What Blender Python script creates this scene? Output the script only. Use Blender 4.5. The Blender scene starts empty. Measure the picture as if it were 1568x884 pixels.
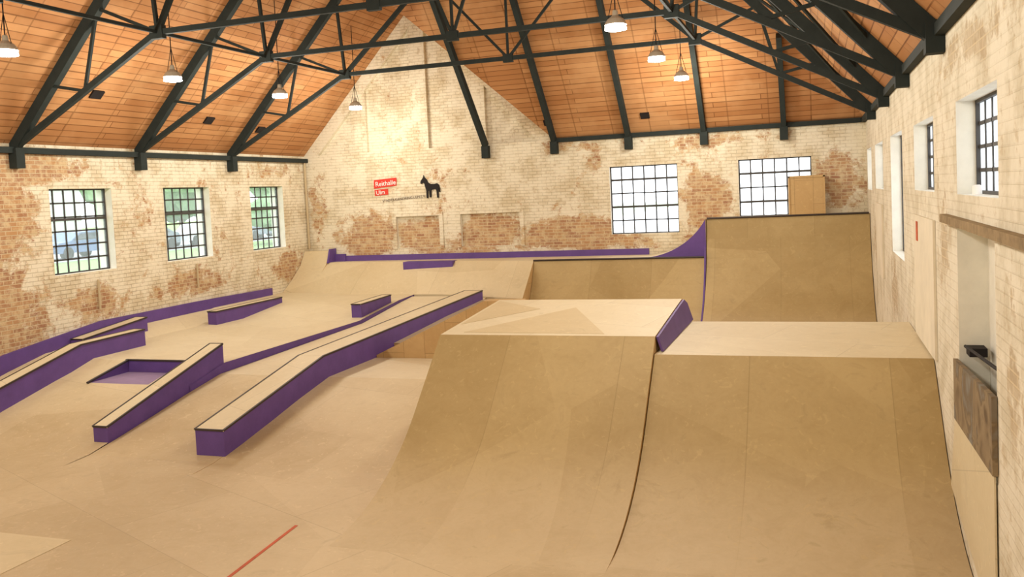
import bpy, bmesh, math, random
from mathutils import Vector, Matrix
random.seed(4)
EYE=3.7
FL=-3.7
XL,XR,YB,YF=-15.01,1.29,24.0,-9.0
EV,K=1.47,1.077
MID=(XL+XR)/2
scene=bpy.context.scene
scene.view_settings.view_transform='Standard'
col=scene.collection

# ------------------------------------------------------------------ materials
def newmat(name,rough=0.7,spec=0.3):
    m=bpy.data.materials.new(name);m.use_nodes=True
    b=m.node_tree.nodes['Principled BSDF'];b.inputs['Roughness'].default_value=rough
    b.inputs['Specular IOR Level'].default_value=spec
    return m,m.node_tree,b
def N(nt,t,**kw):
    n=nt.nodes.new(t)
    for k,v in kw.items(): setattr(n,k,v)
    return n
def math_(nt,op,a,b=None,clamp=False):
    n=N(nt,'ShaderNodeMath',operation=op,use_clamp=clamp)
    for i,v in enumerate((a,b)):
        if v is None: continue
        if isinstance(v,(int,float)): n.inputs[i].default_value=v
        else: nt.links.new(v,n.inputs[i])
    return n.outputs[0]
def mixc(nt,fac,a,b,mode='MIX'):
    n=N(nt,'ShaderNodeMix',data_type='RGBA',blend_type=mode)
    for sock,v in ((n.inputs[0],fac),(n.inputs[6],a),(n.inputs[7],b)):
        if isinstance(v,(int,float)): sock.default_value=v
        elif isinstance(v,tuple): sock.default_value=v if len(v)==4 else v+(1,)
        else: nt.links.new(v,sock)
    return n.outputs[2]
def noise(nt,vec,scale,detail=4,rough=.6,dist=0):
    n=N(nt,'ShaderNodeTexNoise');n.inputs['Scale'].default_value=scale;n.inputs['Detail'].default_value=detail
    n.inputs['Roughness'].default_value=rough;n.inputs['Distortion'].default_value=dist
    if vec is not None: nt.links.new(vec,n.inputs['Vector'])
    return n.outputs['Fac']
def ramp(nt,fac,stops):
    n=N(nt,'ShaderNodeValToRGB');cr=n.color_ramp
    while len(cr.elements)<len(stops): cr.elements.new(.5)
    for e,(p,c) in zip(cr.elements,stops):
        e.position=p;e.color=c if len(c)==4 else tuple(c)+(1,)
    nt.links.new(fac,n.inputs[0]);return n.outputs[0]
def sm(nt,v,lo,hi):
    n=N(nt,'ShaderNodeMapRange',interpolation_type='SMOOTHSTEP')
    nt.links.new(v,n.inputs[0]);n.inputs[1].default_value=lo;n.inputs[2].default_value=hi
    return n.outputs[0]
def s2l(r,g,b):
    f=lambda c:(c/255/12.92) if c/255<=.04045 else ((c/255+.055)/1.055)**2.4
    return (f(r),f(g),f(b))
def plain(name,c,rough=.7,spec=.3,metal=0,var=.0,scale=6):
    m,nt,b=newmat(name,rough,spec);b.inputs['Metallic'].default_value=metal
    if var>0:
        tc=N(nt,'ShaderNodeTexCoord')
        f=noise(nt,tc.outputs['Object'],scale,5,.65)
        d=tuple(x*(1-var) for x in c);l=tuple(min(1,x*(1+var)) for x in c)
        nt.links.new(ramp(nt,f,[(.3,d),(.7,l)]),b.inputs['Base Color'])
    else: b.inputs['Base Color'].default_value=tuple(c)+(1,)
    return m

def brick_paint(name,axis,blobs,base=.44,lines=.3,cream=s2l(228,219,196),cream2=s2l(208,194,164),b1=s2l(146,92,58),b2=s2l(180,134,86),b3=s2l(212,192,152)):
    # whitewashed brick with patches where the paint has worn off
    m,nt,b=newmat(name,.9,.15)
    tc=N(nt,'ShaderNodeTexCoord');obj=tc.outputs['Object'];uv=tc.outputs['UV']
    br=N(nt,'ShaderNodeTexBrick');nt.links.new(uv,br.inputs['Vector'])
    br.inputs['Scale'].default_value=1;br.inputs['Brick Width'].default_value=.27;br.inputs['Row Height'].default_value=.088
    br.inputs['Mortar Size'].default_value=.010;br.inputs['Mortar Smooth'].default_value=.4
    br.inputs['Color1'].default_value=b1+(1,);br.inputs['Color2'].default_value=b2+(1,);br.inputs['Mortar'].default_value=s2l(206,186,150)+(1,)
    n1=noise(nt,obj,.55,6,.7,.4);n2=noise(nt,obj,5,5,.7);n3=noise(nt,obj,1.6,5,.65);n4=noise(nt,obj,2.6,5,.75,.3)
    paint=mixc(nt,sm(nt,n3,.42,.66),cream,cream2)
    lf=math_(nt,'MULTIPLY',br.outputs['Fac'],math_(nt,'MULTIPLY',sm(nt,n3,.3,.6),lines))
    paint=mixc(nt,lf,paint,s2l(150,130,100))
    paint=mixc(nt,math_(nt,'MULTIPLY',sm(nt,n2,.55,.68),.5),paint,s2l(176,152,112))
    v=math_(nt,'MULTIPLY',math_(nt,'SUBTRACT',n1,base+.14),1.8)
    for (a,z,ra,rz,st) in blobs:
        sx=N(nt,'ShaderNodeSeparateXYZ');nt.links.new(obj,sx.inputs[0])
        da=math_(nt,'DIVIDE',math_(nt,'SUBTRACT',sx.outputs[axis],a),ra)
        dz=math_(nt,'DIVIDE',math_(nt,'SUBTRACT',sx.outputs[2],z),rz)
        d2=math_(nt,'ADD',math_(nt,'MULTIPLY',da,da),math_(nt,'MULTIPLY',dz,dz))
        g=math_(nt,'MULTIPLY',math_(nt,'SUBTRACT',1.0,d2,True),st)
        v=math_(nt,'ADD',v,g)
    v=math_(nt,'ADD',v,math_(nt,'MULTIPLY',math_(nt,'SUBTRACT',n4,.5),2.6))
    mask=sm(nt,v,.1,.45)
    brick=mixc(nt,math_(nt,'MULTIPLY',sm(nt,n2,.42,.64),.7),br.outputs['Color'],b3)
    c=mixc(nt,math_(nt,'MULTIPLY',mask,.88),paint,brick)
    nt.links.new(c,b.inputs['Base Color'])
    bp=N(nt,'ShaderNodeBump');bp.inputs['Strength'].default_value=.6;bp.inputs['Distance'].default_value=.02
    h=math_(nt,'ADD',math_(nt,'MULTIPLY',br.outputs['Fac'],-1.6*lines),math_(nt,'MULTIPLY',n2,.7))
    nt.links.new(h,bp.inputs['Height']);nt.links.new(bp.outputs[0],b.inputs['Normal'])
    return m

def plywood(name,c1,c2,seam=.25,ang=0.,pw=2.5,ph=1.25,rough=.55,low=None,vor=.13):
    m,nt,b=newmat(name,rough,.25)
    tc=N(nt,'ShaderNodeTexCoord');obj=tc.outputs['Object']
    mp=N(nt,'ShaderNodeMapping');nt.links.new(tc.outputs['UV'],mp.inputs[0]);mp.inputs['Rotation'].default_value=(0,0,ang)
    br=N(nt,'ShaderNodeTexBrick');nt.links.new(mp.outputs[0],br.inputs['Vector']);br.inputs['Scale'].default_value=1
    br.inputs['Brick Width'].default_value=pw;br.inputs['Row Height'].default_value=ph;br.inputs['Mortar Size'].default_value=.005
    br.inputs['Color1'].default_value=(0,0,0,1);br.inputs['Color2'].default_value=(1,1,1,1);br.inputs['Mortar'].default_value=(.5,.5,.5,1)
    mp2=N(nt,'ShaderNodeMapping');nt.links.new(obj,mp2.inputs[0]);mp2.inputs['Scale'].default_value=(1,.8,1)
    vo=N(nt,'ShaderNodeTexVoronoi');vo.inputs['Scale'].default_value=.42;nt.links.new(mp2.outputs[0],vo.inputs['Vector'])
    sv=N(nt,'ShaderNodeSeparateColor');nt.links.new(vo.outputs['Color'],sv.inputs[0])
    n1=noise(nt,obj,.45,6,.62,.5);n2=noise(nt,obj,2.4,7,.72,1.);
    n3=noise(nt,obj,16,4,.7,.3)
    sep=N(nt,'ShaderNodeSeparateColor');nt.links.new(br.outputs['Color'],sep.inputs[0])
    f=math_(nt,'ADD',math_(nt,'MULTIPLY',n1,.45),math_(nt,'MULTIPLY',sep.outputs[0],.1))
    f=math_(nt,'ADD',f,math_(nt,'MULTIPLY',sv.outputs[0],vor))
    f=math_(nt,'ADD',f,math_(nt,'MULTIPLY',n2,.36));f=math_(nt,'ADD',f,math_(nt,'MULTIPLY',n3,.14))
    fac=sm(nt,f,.34,.84)
    c=mixc(nt,fac,c1,c2)
    sf=math_(nt,'MULTIPLY',br.outputs['Fac'],seam)
    if low:
        cl=mixc(nt,fac,low[0],low[1])
        sx=N(nt,'ShaderNodeSeparateXYZ');nt.links.new(obj,sx.inputs[0])
        zz=math_(nt,'ADD',sx.outputs[2],math_(nt,'MULTIPLY',n1,.5))
        k=sm(nt,zz,FL+.3,FL+1.0)
        c=mixc(nt,k,cl,c);sf=math_(nt,'MULTIPLY',sf,k)
    c=mixc(nt,math_(nt,'MULTIPLY',sm(nt,n2,.54,.7),.34),c,tuple(x*.76 for x in c1))
    sc=sm(nt,noise(nt,obj,7,2,.5,2.),.64,.68)
    c=mixc(nt,math_(nt,'MULTIPLY',sc,.2),c,tuple(min(1,x*1.25) for x in c2))
    c=mixc(nt,sf,c,tuple(x*.45 for x in c1))
    nt.links.new(c,b.inputs['Base Color'])
    return m

M={}
M['brick_back']=brick_paint('whitewashed_brick_back',0,[(-12.9,-1.0,1.3,.85,1.05),(-6.3,-1.15,2.,.55,1.05),(-2.75,-.35,.85,.8,1.),(-2.9,-1.2,.9,.5,.6),(.6,-.1,.9,.9,.85),(-6.7,1.3,.9,.3,.6),(-14.6,-.2,.4,1.6,.5),(-10.,-1.5,4,.3,.6),(-4.5,-1.5,2.5,.25,.5),(-2.6,1.2,4,.25,.4)],lines=.42)
M['brick_niche']=brick_paint('exposed_brick_niche',0,[(-11.2,-1.1,1.2,.8,1.),(-8.9,-1.1,1.3,.8,1.)])
M['brick_left']=brick_paint('whitewashed_brick_left',1,[(12.6,-2.0,1.7,1.2,1.1),(12.6,.0,1.5,1.6,1.),(15.2,-2.0,1.2,.55,.85),(22.9,-1.9,1.1,.6,.9),(13.8,1.0,1.9,.4,.9),(22,1.0,1.4,.3,.4),(18.5,-1.9,1.8,.4,.7),(16.8,-.2,.5,1.4,.3)],lines=.55,base=.42)
M['brick_right']=brick_paint('whitewashed_plaster_right',1,[(16.5,-2.0,.8,.9,.8),(10.3,-.9,.5,.5,.5),(21,-1.4,1.5,.6,.5),(8,1.1,4,.25,.5),(6.8,-1.5,.5,1.,.5)],base=.43,lines=.14,cream=s2l(226,218,198),cream2=s2l(206,196,172),b1=s2l(172,152,122),b2=s2l(186,166,136),b3=s2l(204,190,164))
M['reveal']=plain('white_plaster_reveal',s2l(228,224,210),.85,.1,var=.08,scale=3)
FA,FB=s2l(178,156,118),s2l(204,184,148)
M['ply_floor']=plywood('plywood_floor',FA,FB,.3,.42,3.,1.5)
M['ply_face']=plywood('plywood_ramp_face',s2l(160,136,90),s2l(188,165,118),.3,.0,1.6,2.9,low=(FA,FB))
M['ply_light']=plywood('plywood_deck_light',s2l(204,188,153),s2l(222,209,177),.3,.3)
M['ply_bank']=plywood('plywood_bank',s2l(194,175,137),s2l(216,200,164),.3,.15,low=(FA,FB))
M['ply_raw']=plywood('plywood_raw_side',s2l(182,148,98),s2l(202,170,120),.6,1.5708,1.2,.45)
M['ply_dark']=plywood('plywood_patch',s2l(194,175,136),s2l(212,194,156),.0,.0)
M['purple']=plain('purple_paint',s2l(98,72,138),.55,.3,var=.12,scale=3)
M['lavender']=plain('worn_purple_paint',s2l(146,126,158),.7,.2,var=.12,scale=3)
M['steel']=plain('dark_painted_steel',s2l(44,50,48),.75,.15,var=.15,scale=4)
M['edge']=plain('steel_edge_angle',s2l(70,62,58),.45,.4,metal=.5)
M['frame']=plain('window_frame_steel',s2l(70,68,66),.6,.3)
M['black']=plain('black_paint',s2l(34,30,30),.7,.2)
M['red']=plain('red_sign_paint',s2l(206,62,52),.6,.2)
M['redline']=plain('red_line_paint',s2l(186,92,62),.7,.2,var=.2,scale=8)
M['white']=plain('white_letter_paint',s2l(245,240,235),.6,.2)
M['greytext']=plain('grey_letter_paint',s2l(90,80,72),.7,.2)
M['lampbody']=plain('lamp_housing',s2l(170,160,142),.4,.4)
M['pipe']=plain('painted_pipe',s2l(190,172,138),.6,.3)
M['oldbeam']=plain('old_wood_beam',s2l(146,126,96),.85,.1,var=.3,scale=7)
M['grey']=plain('painted_panel',s2l(222,212,190),.8,.15,var=.08,scale=2)
M['grass']=plain('grass',s2l(128,156,92),.95,.1,var=.25,scale=.8)
M['asphalt']=plain('asphalt',s2l(160,160,160),.9,.1,var=.1,scale=2)
M['foliage']=plain('foliage',s2l(122,148,106),.95,.1,var=.35,scale=1.2)
M['facade']=plain('neighbour_facade',s2l(206,204,198),.9,.1,var=.05)
M['carblue']=plain('car_paint_blue',s2l(86,106,144),.3,.5)
M['carsilver']=plain('car_paint_silver',s2l(200,204,208),.3,.5)
M['cargrey']=plain('car_paint_grey',s2l(110,118,130),.3,.5)
M['carglass']=plain('car_window_glass',s2l(40,46,54),.1,.6)
# scribbled board
m,nt,b=newmat('scribbled_board',.8,.15);tc=N(nt,'ShaderNodeTexCoord')
f=noise(nt,tc.outputs['Object'],2.4,3,.5,1.)
nt.links.new(ramp(nt,f,[(.3,s2l(104,88,68)),(.42,s2l(136,118,92)),(.5,s2l(146,128,100)),(.56,s2l(118,102,80)),(.7,s2l(134,130,120))]),b.inputs['Base Color']);M['graffiti']=m
# worn glass pane
m=bpy.data.materials.new('window_glass');m.use_nodes=True;nt=m.node_tree;nt.nodes.remove(nt.nodes['Principled BSDF'])
tr=N(nt,'ShaderNodeBsdfTransparent');tr.inputs[0].default_value=(.93,.96,.96,1)
tl=N(nt,'ShaderNodeBsdfTranslucent');tl.inputs[0].default_value=(.95,.96,.97,1)
mx=N(nt,'ShaderNodeMixShader');mx.inputs[0].default_value=.18
nt.links.new(tr.outputs[0],mx.inputs[1]);nt.links.new(tl.outputs[0],mx.inputs[2]);nt.links.new(mx.outputs[0],nt.nodes['Material Output'].inputs[0]);M['glass']=m
# frosted glass (scatters daylight)
m=bpy.data.materials.new('frosted_window_glass');m.use_nodes=True;nt=m.node_tree;nt.nodes.remove(nt.nodes['Principled BSDF'])
tr=N(nt,'ShaderNodeBsdfTransparent');tr.inputs[0].default_value=(.95,.97,1,1)
tl=N(nt,'ShaderNodeBsdfTranslucent');tl.inputs[0].default_value=(.95,.96,.97,1)
mx=N(nt,'ShaderNodeMixShader');mx.inputs[0].default_value=.6
nt.links.new(tr.outputs[0],mx.inputs[1]);nt.links.new(tl.outputs[0],mx.inputs[2]);nt.links.new(mx.outputs[0],nt.nodes['Material Output'].inputs[0]);M['frost']=m
# lamp lens
m=bpy.data.materials.new('lamp_lens_glow');m.use_nodes=True;nt=m.node_tree;nt.nodes.remove(nt.nodes['Principled BSDF'])
e=N(nt,'ShaderNodeEmission');e.inputs[0].default_value=(1,.95,.85,1);e.inputs[1].default_value=25
nt.links.new(e.outputs[0],nt.nodes['Material Output'].inputs[0]);M['lens']=m
# roof boards
m,nt,b=newmat('roof_boards',.75,.2)
tc=N(nt,'ShaderNodeTexCoord');uv=tc.outputs['UV']
br=N(nt,'ShaderNodeTexBrick');nt.links.new(uv,br.inputs['Vector']);br.inputs['Scale'].default_value=1
br.inputs['Brick Width'].default_value=2.4;br.inputs['Row Height'].default_value=.16;br.inputs['Mortar Size'].default_value=.011;br.inputs['Mortar Smooth'].default_value=.3
br.inputs['Color1'].default_value=s2l(166,114,70)+(1,);br.inputs['Color2'].default_value=s2l(194,144,96)+(1,);br.inputs['Mortar'].default_value=s2l(104,66,38)+(1,)
br2=N(nt,'ShaderNodeTexBrick');nt.links.new(uv,br2.inputs['Vector']);br2.inputs['Scale'].default_value=1;br2.offset=0
br2.inputs['Brick Width'].default_value=1.03;br2.inputs['Row Height'].default_value=.96;br2.inputs['Mortar Size'].default_value=.018
mp=N(nt,'ShaderNodeMapping');nt.links.new(uv,mp.inputs[0]);mp.inputs['Scale'].default_value=(.7,5,1)
n1=noise(nt,mp.outputs[0],1.5,6,.7,.3);n2=noise(nt,tc.outputs['Object'],.6,4,.6)
c=mixc(nt,math_(nt,'MULTIPLY',n1,.6),br.outputs['Color'],s2l(146,96,56));c=mixc(nt,math_(nt,'MULTIPLY',sm(nt,n2,.45,.7),.5),c,s2l(200,156,110))
c=mixc(nt,math_(nt,'MULTIPLY',br2.outputs['Fac'],.45),c,s2l(108,70,40))
nt.links.new(c,b.inputs['Base Color']);M['roof']=m

# ------------------------------------------------------------------ mesh helpers
def mesh(name,verts,faces,mats,fm=None,uvs=None,parent=None,smooth=False):
    me=bpy.data.meshes.new(name);me.from_pydata([tuple(v) for v in verts],[],faces)
    for k in (mats if isinstance(mats,(list,tuple)) else [mats]): me.materials.append(M[k])
    if fm:
        for p,i in zip(me.polygons,fm): p.material_index=i
    ul=me.uv_layers.new(name='UVMap')
    for p in me.polygons:
        n=p.normal
        for li in p.loop_indices:
            v=me.vertices[me.loops[li].vertex_index].co
            if uvs: ul.data[li].uv=uvs(v,n)
            elif abs(n.z)>.3: ul.data[li].uv=(v.x,v.y-v.z)
            elif abs(n.x)>abs(n.y): ul.data[li].uv=(v.y,v.z)
            else: ul.data[li].uv=(v.x,v.z)
        p.use_smooth=smooth
    o=bpy.data.objects.new(name,me);col.objects.link(o)
    if parent: o.parent=parent
    return o
def empty(name):
    o=bpy.data.objects.new(name,None);col.objects.link(o);o.empty_display_size=.2;return o
class MB:
    def __init__(s): s.v=[];s.f=[];s.m=[]
    def add(s,vs,fs,mi=0):
        k=len(s.v);s.v+= [tuple(x) for x in vs]
        for f in fs: s.f.append(tuple(i+k for i in f));s.m.append(mi)
    def box(s,x0,x1,y0,y1,z0,z1,mi=0):
        s.add([(x0,y0,z0),(x1,y0,z0),(x1,y1,z0),(x0,y1,z0),(x0,y0,z1),(x1,y0,z1),(x1,y1,z1),(x0,y1,z1)],
              [(0,3,2,1),(4,5,6,7),(0,1,5,4),(1,2,6,5),(2,3,7,6),(3,0,4,7)],mi)
    def beam(s,a,b,w,h,mi=0,up=(0,0,1)):
        a=Vector(a);b=Vector(b);d=(b-a).normalized();upv=Vector(up)
        if abs(d.dot(upv))>.99: upv=Vector((0,1,0))
        sx=d.cross(upv).normalized()*w/2;sz=sx.cross(d).normalized()*h/2
        vs=[a-sx-sz,a+sx-sz,a+sx+sz,a-sx+sz,b-sx-sz,b+sx-sz,b+sx+sz,b-sx+sz]
        s.add(vs,[(0,1,2,3),(7,6,5,4),(0,4,5,1),(1,5,6,2),(2,6,7,3),(3,7,4,0)],mi)
    def tube(s,a,b,r,mi=0,n=8):
        a=Vector(a);b=Vector(b);d=(b-a).normalized();u=d.orthogonal().normalized();w=d.cross(u)
        vs=[];
        for p in (a,b):
            for i in range(n):
                t=2*math.pi*i/n;vs.append(p+u*r*math.cos(t)+w*r*math.sin(t))
        s.add(vs,[(i,(i+1)%n,(i+1)%n+n,i+n) for i in range(n)]+[tuple(range(n))[::-1],tuple(range(n,2*n))],mi)
    def lathe(s,c,prof,mi=0,n=20):
        c=Vector(c);vs=[]
        for r,z in prof:
            for i in range(n):
                t=2*math.pi*i/n;vs.append(c+Vector((r*math.cos(t),r*math.sin(t),z)))
        fs=[]
        for j in range(len(prof)-1):
            for i in range(n): fs.append((j*n+i,j*n+(i+1)%n,(j+1)*n+(i+1)%n,(j+1)*n+i))
        s.add(vs,fs,mi)
    def poly_prism(s,pts,off,mi=0,mside=None):
        pts=[Vector(p) for p in pts];off=Vector(off);n=len(pts)
        k=len(s.v);s.v+=[tuple(p) for p in pts]+[tuple(p+off) for p in pts]
        s.f+=[tuple(k+i for i in range(n)),tuple(k+n+i for i in range(n))[::-1]];s.m+=[mi,mi]
        for i in range(n):
            s.f.append((k+i,k+n+i,k+n+(i+1)%n,k+(i+1)%n));s.m.append(mi if mside is None else mside)
    def obj(s,name,mats,parent=None,smooth=False,uvs=None,fix=True):
        o=mesh(name,s.v,s.f,mats,s.m,uvs,parent,smooth)
        if fix:
            bm=bmesh.new();bm.from_mesh(o.data);bmesh.ops.recalc_face_normals(bm,faces=bm.faces);bm.to_mesh(o.data);bm.free()
        return o

# ------------------------------------------------------------------ walls
def wall(name,axis,pos,out,a0,a1,z0,z1,holes,mat,th=.45):
    """axis 'x' wall runs along x at y=pos; axis 'y' runs along y at x=pos; out=+1/-1 outward dir. holes=(a0,a1,z0,z1)"""
    A=sorted({a0,a1}|{h[0] for h in holes}|{h[1] for h in holes});Z=sorted({z0,z1}|{h[2] for h in holes}|{h[3] for h in holes})
    P=lambda a,z,d:(a,pos+out*d,z) if axis=='x' else (pos+out*d,a,z)
    b=MB()
    inside=lambda a,z:any(h[0]<a<h[1] and h[2]<z<h[3] for h in holes)
    for i in range(len(A)-1):
        for j in range(len(Z)-1):
            if inside((A[i]+A[i+1])/2,(Z[j]+Z[j+1])/2): continue
            for d in (0,th):
                q=[P(A[i],Z[j],d),P(A[i+1],Z[j],d),P(A[i+1],Z[j+1],d),P(A[i],Z[j+1],d)]
                b.add(q,[(0,1,2,3)],0)
    for h in holes:
        c=[(h[0],h[2]),(h[1],h[2]),(h[1],h[3]),(h[0],h[3])]
        for i in range(4):
            p,q=c[i],c[(i+1)%4]
            b.add([P(*p,0),P(*q,0),P(*q,th),P(*p,th)],[(0,1,2,3)],1)
    c=[(a0,z0),(a1,z0),(a1,z1),(a0,z1)]
    for i in range(4):
        p,q=c[i],c[(i+1)%4];b.add([P(*p,0),P(*q,0),P(*q,th),P(*p,th)],[(0,1,2,3)],0)
    return b.obj(name,[mat,'reveal'],fix=False)
wn=[0]
def window(axis,pos,out,a0,a1,z0,z1,cols,rows,glass='glass',depth=.2,transom=None,fw=.06):
    wn[0]+=1
    P=lambda a,z,d:(a,pos+out*d,z) if axis=='x' else (pos+out*d,a,z)
    b=MB()
    def bar(a,z,a2,z2,w,t=.05):
        b.beam(P(a,z,depth),P(a2,z2,depth),w,t,0,up=((0,1,0) if axis=='x' else (1,0,0)))
    for (p,q) in (((a0,z0),(a1,z0)),((a1,z0),(a1,z1)),((a1,z1),(a0,z1)),((a0,z1),(a0,z0))):
        bar(*p,*q,fw,.07)
    for i in range(1,cols): bar(a0+(a1-a0)*i/cols,z0,a0+(a1-a0)*i/cols,z1,.035,.022)
    for j in range(1,rows): bar(a0,z0+(z1-z0)*j/rows,a1,z0+(z1-z0)*j/rows,.035,.022)
    if transom:
        for t in transom: bar(a0,z0+(z1-z0)*t,a1,z0+(z1-z0)*t,.055,.06)
    b.add([P(a0,z0,depth),P(a1,z0,depth),P(a1,z1,depth),P(a0,z1,depth)],[(0,1,2,3)],1)
    return b.obj('window_%d'%wn[0],['frame',glass,'reveal'],fix=False)

LW=[(14.2,15.92),(17.6,19.33),(21.1,22.72),(10.8,12.5),(7.4,9.1),(4.0,5.7),(.6,2.3),(-2.8,-1.1)]
Lh=[(a,c,-1.26,.56) for a,c in LW]
wall('wall_left','y',XL,-1,YF,YB+.45,FL-.1,EV,Lh,'brick_left')
for i,(a,c) in enumerate(LW): window('y',XL,-1,a,c,-1.26,.56,6,6,'glass',.22,[.64])
BW=[(-5.33,-3.46),(-1.86,-.03)]
wall('wall_back','x',YB,1,XL,XR,FL-.1,EV,[(a,c,-1.25,.62) for a,c in BW]+[(-11.93,-10.52,-1.47,-.54),(-9.84,-8.0,-1.47,-.52)],'brick_back')
for a,c in BW: window('x',YB,1,a,c,-1.25,.62,6,5,'frost',.14,[.4,.8])
RW=[(7.3,9.27,-.2,.67),(10.93,12.95,-.2,.66),(14.6,16.7,-1.31,.69),(18.5,20.7,-.25,.69),(22.0,23.6,-.3,.69),(3.6,5.6,-.2,.67),(-.2,1.8,-.2,.67)]
niche=(7.48,9.33,-2.42,-.52)
wall('wall_right','y',XR,1,YF,YB+.45,FL-.1,EV,RW+[niche],'brick_right')
for h in RW: window('y',XR,1,*h,6,4 if h[2]>-1 else 8,'frost',.2)
wall('wall_front','x',YF,-1,XL-.4,XR+.4,FL-.1,10.6,[],'brick_back')
# back panels of the shallow brick niches and the boarded niche
b=MB();b.box(-11.95,-10.5,YB+.1,YB+.3,-1.5,-.5);b.box(-9.86,-7.98,YB+.1,YB+.3,-1.5,-.5);b.obj('wall_back_niche_brick','brick_niche')
b=MB()
for x0,x1 in ((-11.93,-10.52),(-9.84,-8.0)):
    b.box(x0-.12,x0,YB-.035,YB,-1.5,-.42);b.box(x1,x1+.12,YB-.035,YB,-1.5,-.42);b.box(x0,x1,YB-.035,YB,-.52,-.42)
b.obj('wall_back_niche_border','brick_back')
b=MB();b.box(XR+.26,XR+.4,7.4,9.4,-2.5,-.5);b.obj('wall_right_niche','reveal')
# gable above the back wall with pilasters
b=MB();gx=(XL+MID)/2;gz=EV+(gx-XL)*K
b.poly_prism([(XL,YB+.14,EV),(MID,YB+.14,EV),(gx,YB+.14,gz)],(0,.3,0))
rake=lambda x:EV+min(x-XL,MID-x)*K
for c,w in ((-13.0,.42),(-11.0,.5),(-9.15,.45)):
    x0,x1=c-w/2,c+w/2
    pts=[(x0,YB,EV-.02),(x1,YB,EV-.02),(x1,YB,rake(x1))]
    if x0<gx<x1: pts.append((gx,YB,gz))
    pts.append((x0,YB,rake(x0)))
    b.poly_prism([(x,y+.02,z-.05) for x,y,z in pts],(0,.13,0))
b.poly_prism([(XL,YB,EV),(XL+.5,YB,EV),(gx,YB,gz-.5),(gx,YB,gz)],(0,.15,0))
b.poly_prism([(MID,YB,EV),(gx+.001,YB,gz),(gx+.001,YB,gz-.5),(MID-.5,YB,EV)],(0,.15,0))
b.obj('wall_back_gable','brick_back')

# floor
mesh('floor',[(XL,YF,FL),(XR,YF,FL),(XR,YB,FL),(XL,YB,FL)],[(0,1,2,3)],'ply_floor')
# ceiling (roof boarding)
yh=YB-(MID-XL);rz=EV+(MID-XL)*K;yv=YB-(gx-XL);YE=YB+.5
V=[(XL,YE,EV),(gx,YE,gz),(gx,yv,gz),(MID,yh,rz),(MID,YF-.4,rz),(XL,YF-.4,EV),(MID,YE,EV),(XR,YB,EV),(XR,YF-.4,EV),(MID,YB,EV)]
def ruv(v,n):
    if abs(n.x)>abs(n.y): return (v.y,v.z*1.36)
    return (v.x,v.z*1.36)
F=[(0,1,2,3,4,5),(1,6,9,2),(9,7,3,2),(7,8,4,3)]
b=MB();b.add(V,F);b.add([(x,y,z+.12) for x,y,z in V],[f[::-1] for f in F])
b.obj('ceiling','roof',uvs=ruv,fix=False)
# eave plates
b=MB();b.box(XL+.003,XL+.14,YF,YB-.003,EV-.2,EV-.08);b.obj('trim_1','steel')
b=MB();b.box(MID,XR-.11,YB-.12,YB-.003,EV-.08,EV+.04);b.obj('trim_2','steel')
b=MB();b.box(XR-.1,XR-.003,YF,YB-.003,EV-.08,EV+.04);b.obj('trim_3','steel')

# ------------------------------------------------------------------ roof trusses
def truss(y):
    b=MB();H=EV+(YB-y)*K-.16;top=min(rz-.16,H)
    def tz(x): return min(EV-.14+min(x-XL,XR-x)*K,top)
    nz=3.27
    xl,xr=-11.3,-2.42
    xa=XL+(top-EV+.14)/K;xb=XR-(top-EV+.14)/K
    b.beam((XL+.02,y,EV-.13),(xa,y,top),.14,.2);b.beam((XR-.02,y,EV-.13),(xb,y,top),.14,.2)
    if xb-xa>.3: b.beam((xa,y,top),(xb,y,top),.14,.2)
    # brackets on the wall
    b.box(XL,XL+.2,y-.1,y+.1,EV-.5,EV-.1);b.box(XR-.18,XR,y-.1,y+.1,EV-.25,EV+.08)
    nl=(xl,y,nz);nr=(xr,y,nz)
    for sgn,n,xe in ((1,nl,XL+.15),(-1,nr,XR-.15)):
        b.beam((xe,y,EV-.05),n,.09,.11)
        # posts and diagonals between lower and upper chord
        mx=(xe+n[0])/2;mz=(EV-.05+nz)/2
        q=xe+sgn*.95;b.beam((q,y,tz(q)),(mx,y,mz),.05,.06)
        q=xe+sgn*2.2;b.beam((mx,y,mz),(q,y,tz(q)),.05,.06)
        q2=n[0]-sgn*.15;b.beam((q,y,tz(q)),n,.05,.06)
        b.beam(n,(q2,y,tz(q2)),.06,.07)
        q3=n[0]+sgn*min(3.,(top-nz)/.9);b.beam(n,(q3,y,tz(q3)),.08,.1)
        b.box(n[0]-.14,n[0]+.14,y-.06,y+.06,nz-.12,nz+.12)
    b.beam(nl,nr,.08,.1)
    b.beam((MID,y,nz),(MID,y,top),.05,.06)
    for dx in (-1.9,1.9):
        b.beam((MID,y,nz),(MID+dx,y,tz(MID+dx)),.05,.06)
    b.box(MID-.12,MID+.12,y-.05,y+.05,nz-.1,nz+.1)
    b.obj('roof_truss','steel')
TY=[20.25,16.8,13.4,9.95,6.5,3.05,-.4,-3.85,-7.3]
for y in TY: truss(y)
# hip rafters landing on the back wall
for x in (-8.91,-6.85,-4.74,-2.71,-.68):
    b=MB();t=8.0 if -7.5<x<-6 else (XR-x if x>MID else x-XL);t=min(t,8.0)
    b.beam((x,YB-.08,EV-.14+.08*K),(x,YB-t,EV-.14+t*K),.13,.2);b.box(x-.1,x+.1,YB-.2,YB-.002,EV-.4,EV-.05)
    b.obj('hip_rafter','steel')
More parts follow.
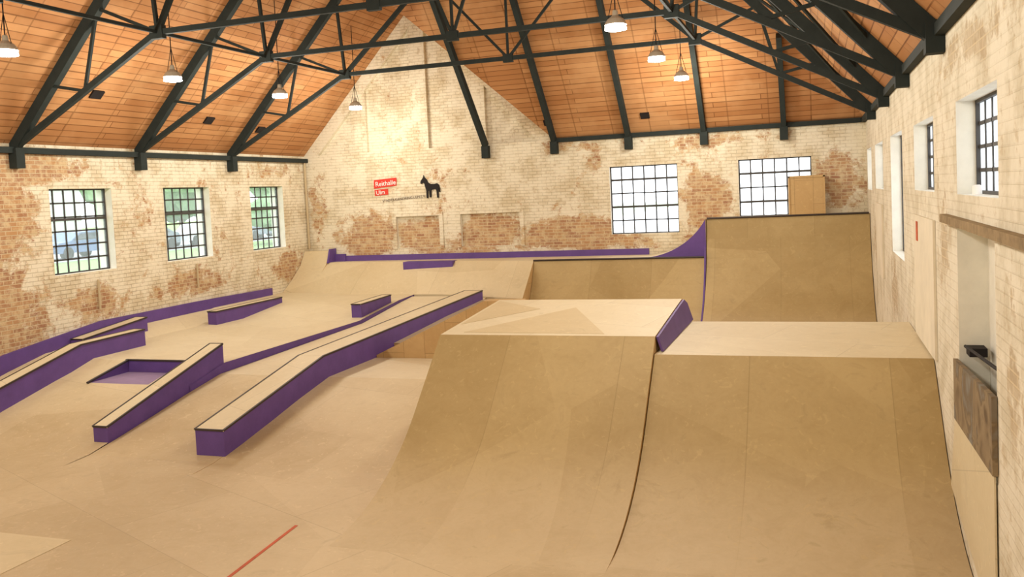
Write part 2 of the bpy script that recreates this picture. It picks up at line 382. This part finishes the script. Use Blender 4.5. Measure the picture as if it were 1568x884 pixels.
# longitudinal ties and purlins
b=MB()
for x in (-11.3,-2.42): b.beam((x,20.25,3.27),(x,YF+.05,3.27),.05,.06)
b.obj('longitudinal_tie_rods','steel')
b=MB();yy=TY
for i in range(5):
    y0,y1=yy[i],yy[i+1]
    b.beam((XR-.5,y0,EV-.1+.5*K),(XR-3.,y1,EV-.1+3*K),.04,.05);b.beam((XR-3.,y0,EV-.1+3*K),(XR-.5,y1,EV-.1+.5*K),.04,.05)
b.obj('wind_bracing','steel')

# ------------------------------------------------------------------ hanging lamps
def roofz(x,y):
    L=EV+(x-XL)*K;Rr=EV+(XR-x)*K;H=EV+(YB-y)*K;S=EV+(MID-x)*K
    return min(L,Rr,max(H,S))
LE=222
def lamp(x,y,z=2.6):
    e=empty('hanging_lamp');b=MB()
    b.lathe((x,y,z),[(.015,.26),(.04,.25),(.05,.17),(.13,.11),(.17,.05),(.18,0.02),(.15,.02)],0)
    b.obj('housing',['lampbody'],e,smooth=False)
    b=MB();b.lathe((x,y,z),[(.165,.03),(.175,-.055),(.1,-.07),(.001,-.072)],0);b.obj('lens',['lens'],e)
    b=MB();b.tube((x,y,z+.25),(x,y,roofz(x,y)),.01);b.tube((x-.12,y,z+.12),(x,y,z+.6),.006);b.tube((x+.12,y,z+.12),(x,y,z+.6),.006);b.obj('cable',['black'],e)
    l=bpy.data.lights.new('lamp_light','POINT');l.energy=LE;l.color=(1,.935,.81);l.shadow_soft_size=.25
    o=bpy.data.objects.new('light',l);o.location=(x,y,z-.5);col.objects.link(o);o.parent=e
for y in (21.8,18.15,14.45,10.65,6.9,3.2,-.5,-4.2): lamp(-11.9,y)
for y in (21.5,17.95,14.05,10.35,6.6,2.9,-.8,-4.5): lamp(-2.92,y)

# ------------------------------------------------------------------ skate park solids
def solid(name,Lp,Rp,mtop='ply_bank',mside='ply_raw',zb=FL-.02,fm_top=None,smooth=False):
    """Lp/Rp matching lists of points front->back; top strip + skirts to zb"""
    n=len(Lp);b=MB();mats=[mtop,mside]
    if fm_top:
        for k in fm_top:
            if k not in mats: mats.append(k)
    for i in range(n-1):
        b.add([Lp[i],Rp[i],Rp[i+1],Lp[i+1]],[(0,1,2,3)],mats.index(fm_top[i]) if fm_top else 0)
        for P in (Lp,Rp):
            b.add([P[i],P[i+1],(P[i+1][0],P[i+1][1],zb),(P[i][0],P[i][1],zb)],[(0,1,2,3)],1)
    for i in (0,n-1):
        b.add([Lp[i],Rp[i],(Rp[i][0],Rp[i][1],zb),(Lp[i][0],Lp[i][1],zb)],[(0,1,2,3)],1)
    bm=bmesh.new()
    o=b.obj(name,mats,fix=False)
    bm.from_mesh(o.data);bmesh.ops.remove_doubles(bm,verts=bm.verts,dist=.0005);bmesh.ops.recalc_face_normals(bm,faces=bm.faces)
    bm.to_mesh(o.data);bm.free()
    return o
def bankprof(ytop,ztop,R,ang,n=12):
    a=math.radians(ang);ry=R*math.sin(a);rise=R*(1-math.cos(a));rest=(ztop-FL-rise)
    y0=ytop-rest/math.tan(a)-ry
    return [(y0+R*math.sin(a*i/n),FL+R*(1-math.cos(a*i/n))) for i in range(n+1)]+[(ytop,ztop)]
def quarter(ytop,ztop,R,n=18):
    h=ztop-FL;a=math.acos(1-h/R);y0=ytop-R*math.sin(a)
    return [(y0+R*math.sin(a*i/n),FL+R*(1-math.cos(a*i/n))) for i in range(n+1)]
def ext(name,prof,x0,x1,mats=None,**k):
    return solid(name,[(x0,y,z) for y,z in prof],[(x1,y,z) for y,z in prof],fm_top=mats,**k)

# right ramp + deck
p=bankprof(11.2,-2.15,3.2,42,20)
ext('bank_ramp_with_deck',p+[(14.0,-2.15)],-1.99,XR-.01,['ply_face']*(len(p)-1)+['ply_light'],mtop='ply_face')
# central raised ramp
p=bankprof(11.35,-1.94,3.4,42,20)
prof=p+[(13.85,-1.77),(14.2,-2.1),(14.5,-2.7),(14.6,-3.1)]
sp=ext('funbox_ramp',prof,-5.05,-2.0,['ply_face']*(len(p)-1)+['ply_light']+['ply_face']*3,mtop='ply_face')
dz=lambda y:-1.94+(y-11.35)*.17/2.5
b=MB()
for tri in ([(-4.75,11.5),(-2.7,11.45),(-3.55,13.2)],[(-5.0,12.0),(-4.1,13.1),(-5.0,13.75)]):
    b.poly_prism([(x,y,dz(y)+.001) for x,y in tri],(0,0,.003))
b.obj('plywood_patch','ply_dark')
b=MB();b.poly_prism([(-1.99,11.36,-1.95),(-1.99,13.85,-1.78),(-1.97,14.05,-1.86),(-1.9,14.15,-2.14),(-1.93,11.36,-2.14)],(.03,0,0))
b.obj('funbox_side_panel','purple')

# low plateau between long ledge and central ramp
BK=[(9.9,-3.7),(10.4,-3.68),(11.0,-3.58),(11.8,-3.43),(12.6,-3.27),(13.6,-3.1)]
ext('low_funbox_bank',BK+[(15.39,-3.1)],-8.3,-5.06,['ply_bank']*5+['ply_light'])
# plywood end wall, profile of a left-facing bank
b=MB();b.poly_prism([(-8.25,15.4,FL),(-8.25,15.4,-3.05),(-5.94,15.4,-1.99),(-5.2,15.4,-1.99),(-5.2,15.4,FL)],(0,.35,0));b.obj('plywood_end_wall','ply_raw')
# rising strip alongside long ledge
ext('rising_bank',BK+[(19.1,-3.0),(21.3,-2.76),(22.0,-2.7)],-10.58,-8.31,['ply_bank']*5+['ply_light']*3)
# back centre plateau (right of strip)
ext('back_plateau',[(16.2,-2.95),(19,-2.8),(21.45,-2.72)],-8.29,-7.2,['ply_light']*2)

# upper-left plateau with bank and recessed pit
PX,PY,pz=-12.85,12.75,-3.14
ys=[9.9,10.4,11.0,11.6,PY,13.75,15.3,19.0,21.2,22.3]
zi=[-3.7,-3.68,-3.57,-3.42,pz,-2.92,-2.92,-2.92,-2.7,-2.66]
zw=[-3.62,-3.58,-3.45,-3.3,-3.02,-2.8,-2.62,-2.6,-2.6,-2.6]
xs=[XL+.01,-14.3,PX,-11.5,-10.6]
b=MB();g=[[(x,y,(zw[j] if i==0 else zi[j]+(.06 if i==1 and j>4 else 0))) for i,x in enumerate(xs)] for j,y in enumerate(ys)]
for j in range(len(ys)-1):
    for i in range(len(xs)-1):
        if i==2 and j==4: continue
        b.add([g[j][i],g[j][i+1],g[j+1][i+1],g[j+1][i]],[(0,1,2,3)],0 if j<5 else 1)
b.add([(PX,PY,pz),(-11.5,PY,pz),(-11.5,13.75,pz),(PX,13.75,pz)],[(0,1,2,3)],3)
b.add([(PX,13.75,pz),(-11.5,13.75,pz),(-11.5,13.75,-2.92),(PX,13.75,-2.92)],[(0,1,2,3)],2)
for x in (PX,-11.5): b.add([(x,PY,pz),(x,13.75,pz),(x,13.75,-2.92)],[(0,1,2)],2)
for j in range(4,len(ys)-1): # right side face, purple
    q=[g[j][-1],g[j+1][-1]];q=[(x+.012,y,z) for x,y,z in q]
    b.add([q[0],q[1],(q[1][0],q[1][1],FL),(q[0][0],q[0][1],FL)],[(0,1,2,3)],2)
b.add([(XL,9.9,-3.62),(-14.3,9.9,-3.7),(XL,9.9,-3.7)],[(0,1,2)],0)
b.obj('upper_funbox_plateau',['ply_bank','ply_light','purple','lavender'],fix=False)
b=MB()
b.beam((PX-.05,13.76,-2.905),(-11.45,13.76,-2.905),.05,.03);b.beam((PX,PY-.05,pz+.01),(PX,13.76,-2.905),.05,.03)
b.obj('pit_steel_edge','edge')

# back deck with bank
top=[(XL+.01,23.62,-1.83),(-9.7,23.2,-1.83),(-7.2,22.6,-1.83)]
bot=[(XL+.01,22.35,-2.66),(-9.7,22.1,-2.66),(-7.2,21.5,-2.72)]
b=MB()
for i in range(2):
    b.add([bot[i],bot[i+1],top[i+1],top[i]],[(0,1,2,3)],0)
    b.add([top[i],top[i+1],(top[i+1][0],YB-.01,-1.83),(top[i][0],YB-.01,-1.83)],[(0,1,2,3)],1)
    b.add([bot[i],bot[i+1],(bot[i+1][0],bot[i+1][1],FL),(bot[i][0],bot[i][1],FL)],[(0,1,2,3)],0)
b.add([bot[2],top[2],(-7.2,YB-.01,-1.83),(-7.2,YB-.01,FL),(-7.2,21.5,FL)],[(0,1,2,3,4)],2)
b.obj('back_bank_with_deck',['ply_bank','ply_light','ply_raw'],fix=False)
b=MB();b.box(-11.3,-9.75,23.0,23.35,-2.12,-1.82);b.obj('step_block','purple')
# corner bank
cp=[(22.3,-2.65),(22.9,-2.28),(23.4,-1.9),(23.7,-1.48),(23.97,-1.48)]
ext('corner_bank',cp,XL+.015,-14.1,['ply_bank']*4)
b=MB();b.poly_prism([(-14.09,23.45,-1.84),(-14.09,23.62,-1.42),(-14.09,23.97,-1.42),(-14.09,23.97,-1.84)],(.05,0,0));b.box(-14.04,-13.7,23.9,23.97,-1.84,-1.6);b.obj('corner_side_panel','purple')
# mid quarter pipe
mq=quarter(22.6,-1.83,2.6)
ext('quarter_pipe',mq+[(YB-.02,-1.83)],-7.19,-2.62,['ply_face']*(len(mq)-1)+['ply_light'],mtop='ply_face')
hq=quarter(22.95,-.87,3.35)
ext('quarter_pipe',hq+[(YB-.02,-.87)],-2.6,XR-.015,['ply_face']*(len(hq)-1)+['ply_light'],mtop='ply_face')
b=MB();b.tube((-7.2,22.59,-1.82),(-2.62,22.59,-1.82),.025);b.obj('coping_pipe','edge')
b=MB();b.tube((-2.6,22.94,-.86),(XR-.03,22.94,-.86),.025);b.obj('coping_pipe','edge')
# purple edge strip along the tall quarter
b=MB()
pts=[(y-.03,z+.03) for y,z in mq if z<-1.7]+[(22.62,-1.6)]
for i in range(len(pts)-1):
    b.beam((-2.63,*pts[i]),(-2.63,*pts[i+1]),.04,.12)
b.obj('quarter_edge_strip','purple')
# concave side transition on the deck up to the tall quarter
n=12;arc=[]
for i in range(n+1):
    t=i/n*math.radians(62);arc.append((-4.35+1.97*math.sin(t)*.995,-1.83+.96*(1-math.cos(t))/(1-math.cos(math.radians(62)))))
b=MB()
pl=[(x,22.75,z) for x,z in arc]
b.poly_prism(pl+[(arc[-1][0],22.75,-1.84)],(0,YB-22.78,0),0,1);b.obj('concave_side_transition',['purple','ply_light'])
# wall strips
b=MB();b.box(-13.75,-4.3,YB-.05,YB-.005,-1.83,-1.66);b.obj('baseboard_back','purple')
st=[(10.0,-3.3,.5),(12.8,-2.66,.45),(13.9,-2.53,.36),(15.3,-2.37,.27),(18.5,-2.36,.26),(21.8,-2.40,.24)]
b=MB()
for (y0,z0,h0),(y1,z1,h1) in zip(st,st[1:]):
    b.poly_prism([(XL+.005,y0,z0),(XL+.005,y1,z1),(XL+.005,y1,z1-h1),(XL+.005,y0,z0-h0)],(.06,0,0))
b.obj('baseboard_left','purple')

# ------------------------------------------------------------------ grind ledges
def ledge(name,x0,x1,pts):
    """pts: (y, ztop, zbottom) front->back"""
    e=empty(name);b=MB();t=.022
    for (y0,a0,c0),(y1,a1,c1) in zip(pts,pts[1:]):
        for x in (x0,x1): b.add([(x,y0,a0-t),(x,y1,a1-t),(x,y1,c1),(x,y0,c0)],[(0,1,2,3)])
        b.add([(x0,y0,a0-t),(x1,y0,a0-t),(x1,y1,a1-t),(x0,y1,a1-t)],[(0,1,2,3)])
        b.add([(x0,y0,c0),(x1,y0,c0),(x1,y1,c1),(x0,y1,c1)],[(0,1,2,3)])
    for y,a,c in (pts[0],pts[-1]): b.add([(x0,y,a-t),(x1,y,a-t),(x1,y,c),(x0,y,c)],[(0,1,2,3)])
    b.obj('body','purple',e)
    b=MB()
    for (y0,a0,c0),(y1,a1,c1) in zip(pts,pts[1:]):
        b.add([(x0-.012,y0-.01,a0-t),(x1+.012,y0-.01,a0-t),(x1+.012,y1,a1-t),(x0-.012,y1,a1-t),(x0-.012,y0-.01,a0),(x1+.012,y0-.01,a0),(x1+.012,y1,a1),(x0-.012,y1,a1)],
              [(0,3,2,1),(4,5,6,7),(0,1,5,4),(1,2,6,5),(2,3,7,6),(3,0,4,7)])
    b.obj('top_board','ply_light',e)
    b=MB()
    for x in (x0,x1):
        for (y0,a0,c0),(y1,a1,c1) in zip(pts,pts[1:]): b.beam((x,y0-.01,a0-.008),(x,y1,a1-.008),.03,.028)
    for q in (pts[0],pts[-1]): b.beam((x0,q[0],q[1]-.008),(x1,q[0],q[1]-.008),.03,.028)
    b.obj('steel_edges','edge',e)
ledge('grind_ledge',-8.76,-8.26,[(10.6,-3.25,-3.72),(13.44,-2.69,-3.24),(21.4,-2.48,-2.76)])
ledge('grind_ledge',-10.88,-10.6,[(10.8,-3.35,-3.72),(13.75,-2.55,-3.11)])
ledge('grind_ledge',-14.0,-13.7,[(10.7,-3.22,-3.72),(13.45,-2.55,-3.05),(15.2,-2.53,-2.95)])
ledge('grind_ledge',-14.22,-13.97,[(17.95,-2.54,-2.94),(20.8,-2.54,-2.94)])
ledge('grind_ledge',-10.97,-10.7,[(19.3,-2.55,-2.95),(20.95,-2.52,-2.8)])
ledge('grind_ledge',XL+.08,-14.6,[(14.4,-2.62,-2.95),(16.3,-2.43,-2.8)])

# red line on floor
b=MB();b.poly_prism([(-5.62,6.6,FL+.001),(-5.58,6.6,FL+.001),(-5.72,8.55,FL+.001),(-5.76,8.55,FL+.001)],(0,0,.003));b.obj('floor_marking','redline')
b=MB();b.poly_prism([(-12,4.5,FL+.001),(-8.1,4.5,FL+.001),(-8.1,7.6,FL+.001),(-12,7.6,FL+.001)],(0,0,.004));b.obj('floor_plywood_sheet','ply_dark')

# ------------------------------------------------------------------ props
# plywood crate on the tall deck
b=MB();b.box(-.6,.28,23.35,23.93,-.87,.11);
for x in (-.6,.24): b.box(x,x+.04,23.33,23.36,-.87,.11,1)
b.box(-.6,.28,23.33,23.36,.07,.12,1);b.obj('plywood_crate',['ply_raw','ply_raw'])
# sign
e=empty('wall_sign')
b=MB();b.poly_prism([(-12.62,23.995,.36),(-11.86,23.995,.42),(-11.85,23.995,.66),(-12.61,23.995,.62)],(0,-.015,0));b.poly_prism([(-12.6,23.995,.14),(-12.15,23.995,.16),(-12.15,23.995,.34),(-12.6,23.995,.32)],(0,-.015,0));b.obj('red_panels','red',e)
def text(s,x,z,size,mat,par,name):
    c=bpy.data.curves.new(name,'FONT');c.body=s;c.size=size;c.extrude=.002
    o=bpy.data.objects.new(name,c);col.objects.link(o);o.rotation_euler=(math.pi/2,-.06,0);o.location=(x,23.97,z);c.materials.append(M[mat]);o.parent=par;return o
text('Reithalle',-12.56,.42,.2,'white',e,'sign_letters');text('Ulm',-12.55,.17,.18,'white',e,'sign_letters_small')
text('STADTJUGENDRING.ULM.E.V.',-12.35,-.06,.11,'greytext',e,'caption_letters')
# dark horse silhouette mounted on the wall
hs=[(.0,.62),(.04,.66),(.06,.74),(.1,.66),(.17,.6),(.22,.5),(.3,.45),(.45,.44),(.56,.46),(.62,.42),(.66,.3),(.66,.18),(.63,.18),(.61,.34),(.6,.26),(.6,.0),(.54,.0),(.53,.2),(.5,.28),(.36,.26),(.33,.24),(.32,.02),(.26,.02),(.25,.22),(.21,.24),(.2,.0),(.14,.0),(.14,.26),(.11,.34),(.08,.46),(.04,.5),(-.03,.46),(-.07,.48),(-.05,.56)]
b=MB();b.poly_prism([(-11.0+x*.85,23.99,-.0+z*.93) for x,z in hs],(0,-.03,0));b.obj('horse_silhouette','black')
# pipes
b=MB();b.tube((XL+.07,23.9,EV-.2),(XL+.07,23.9,-1.4),.035);b.obj('downpipe','pipe')
b=MB();b.tube((XL+.05,15.3,-1.45),(XL+.05,15.3,-2.1),.025);b.obj('heating_pipe','pipe')
b=MB();b.tube((XL+.05,18.6,-1.4),(XL+.05,18.6,-2.0),.025);b.obj('heating_pipe','pipe')
# small roof vents
for (x,y) in ((-14.05,14.7),(-14.3,18.6),(-14.4,20.9)):
    b=MB();z=roofz(x,y);b.beam((x,y-.15,z-.03),(x,y+.15,z-.03),.2,.04,up=(.7,0,-.7));b.obj('roof_vent','black')
for x in (-4.2,-6.9):
    y=23.55;z=roofz(x,y);b=MB();b.beam((x-.12,y,z-.03),(x+.12,y,z-.03),.18,.05,up=(0,-.7,-.7));b.obj('roof_vent','black')
# right wall fittings
b=MB();b.beam((XR-.04,6.0,-.46),(XR-.04,9.95,-.45),.07,.08);b.obj('old_wooden_lintel','oldbeam')
b=MB();b.poly_prism([(XR-.005,7.45,-1.72),(XR-.005,9.4,-1.8),(XR-.005,9.4,-2.39),(XR-.005,7.45,-2.34)],(-.04,0,0))
b.obj('scribbled_board','graffiti')
b=MB();b.poly_prism([(XR-.012,7.5,-2.36),(XR-.012,9.5,-2.42),(XR-.012,9.85,-3.2),(XR-.012,7.5,-3.66)],(-.015,0,0));b.obj('plywood_board','ply_light')
b=MB();b.tube((XR+.05,9.3,-1.66),(XR+.05,7.5,-1.55),.015);b.tube((XR+.22,7.75,-1.75),(XR+.22,7.75,-1.1),.012);b.box(XR+.05,XR+.2,9.05,9.25,-1.72,-1.64);b.obj('black_pipe_rack','black')
b=MB();b.box(XR-.03,XR-.002,10.9,12.9,-2.12,-.52);b.obj('wall_panel','grey')
b=MB();b.box(XR-.04,XR-.002,18.6,20.3,-2.0,-.55);b.obj('door_1','grey')
b=MB();b.box(XR-.04,XR-.03,12.4,12.55,-.85,-.6);b.obj('notice_board','redline')
b=MB();b.lathe((XR+.08,8.7,-.2),[(.04,.0),(.04,.08),(.02,.09)],0);b.obj('paper_cup','white')

# ------------------------------------------------------------------ outside
G=-2.3
mesh('ground_outside',[(-120,-40,G),(XL-.5,-40,G),(XL-.5,140,G),(-120,140,G)],[(0,1,2,3)],'grass')
mesh('parking_lot',[(-60,-20,G+.02),(-34.5,-20,G+.02),(-34.5,110,G+.02),(-60,110,G+.02)],[(0,1,2,3)],'asphalt')
def car(x,y,mat):
    e=empty('parked_car')
    bod=[(-2.1,.35),(-2.15,.7),(-1.9,.88),(-1.15,.95),(-.55,1.38),(.75,1.42),(1.5,1.05),(2.0,.95),(2.15,.7),(2.1,.35)]
    b=MB();b.poly_prism([(x+.85,y+p,G+z) for p,z in bod],(-1.7,0,0));b.obj('body',mat,e)
    gl=[(-1.0,.97),(-.5,1.31),(.7,1.34),(1.3,1.0)]
    b=MB();b.poly_prism([(x+.87,y+p,G+z) for p,z in gl],(-1.74,0,0));b.obj('side_windows','carglass',e)
    b=MB()
    for p in (-1.35,1.35):
        b.tube((x+.88,y+p,G+.33),(x+.6,y+p,G+.33),.33,n=16);b.tube((x-.88,y+p,G+.33),(x-.6,y+p,G+.33),.33,n=16)
    b.obj('wheels','black',e)
for x,y,mm in ((-37,36.5,'carblue'),(-37,41.5,'cargrey'),(-37.5,47,'carsilver'),(-37,52.5,'cargrey'),(-37,31,'carsilver'),(-38,58,'carblue')): car(x,y,mm)
b=MB();b.box(-75,-66,20,48,G,7);b.box(-75,-66,52,66,G,6)
for i in range(7):
    b.box(-66,-65.9,22+i*3.6,23.6+i*3.6,1.2,3.2,1)
b.obj('neighbour_building',['facade','carglass'])
for i,(x,y,h) in enumerate([(-50,30,5),(-55,44,3.2),(-48,52,6.5),(-50,57,7.5),(-52,63,6),(-46,69,8),(-50,76,8),(-54,84,9),(-30,46,3)]):
    bm=bmesh.new();bmesh.ops.create_icosphere(bm,subdivisions=3,radius=1)
    for v in bm.verts:
        k=1+random.uniform(-.16,.16);v.co=Vector((v.co.x*2.6*k,v.co.y*2.6*k,v.co.z*h*.4*k+h*.62))
    me=bpy.data.meshes.new('crown');bm.to_mesh(me);bm.free();me.materials.append(M['foliage'])
    e=empty('tree');o=bpy.data.objects.new('crown',me);col.objects.link(o);o.parent=e;o.location=(x,y,G)
    b=MB();b.tube((x,y,G),(x,y,G+h*.5),.2);b.obj('trunk','oldbeam',e)

# ------------------------------------------------------------------ world
w=bpy.data.worlds.new('overcast_sky');scene.world=w;w.use_nodes=True;nt=w.node_tree
bg=nt.nodes['Background'];bg.inputs[0].default_value=(.9,.95,1,1);bg.inputs[1].default_value=3.6

# raise everything so the park floor is z=0
for o in scene.objects:
    if o.parent is None: o.location.z+=EYE

# ------------------------------------------------------------------ camera
f,yaw,pitch,roll,cy=1346.2,0.3321,0.0567,-0.0472,373.87
fw=Vector((-math.sin(yaw),math.cos(yaw),0));rt=Vector((math.cos(yaw),math.sin(yaw),0));up=Vector((0,0,1))
f2=fw*math.cos(pitch)-up*math.sin(pitch);u2=up*math.cos(pitch)+fw*math.sin(pitch)
r3=rt*math.cos(roll)+u2*math.sin(roll);u3=-rt*math.sin(roll)+u2*math.cos(roll)
cam=bpy.data.cameras.new('camera');co=bpy.data.objects.new('camera',cam);col.objects.link(co)
mat=Matrix((r3,u3,-f2)).transposed().to_4x4();mat.translation=Vector((0,0,EYE));co.matrix_world=mat
cam.sensor_width=36;cam.lens=f/1568*36;cam.shift_y=-(442-cy)/1568
scene.camera=co
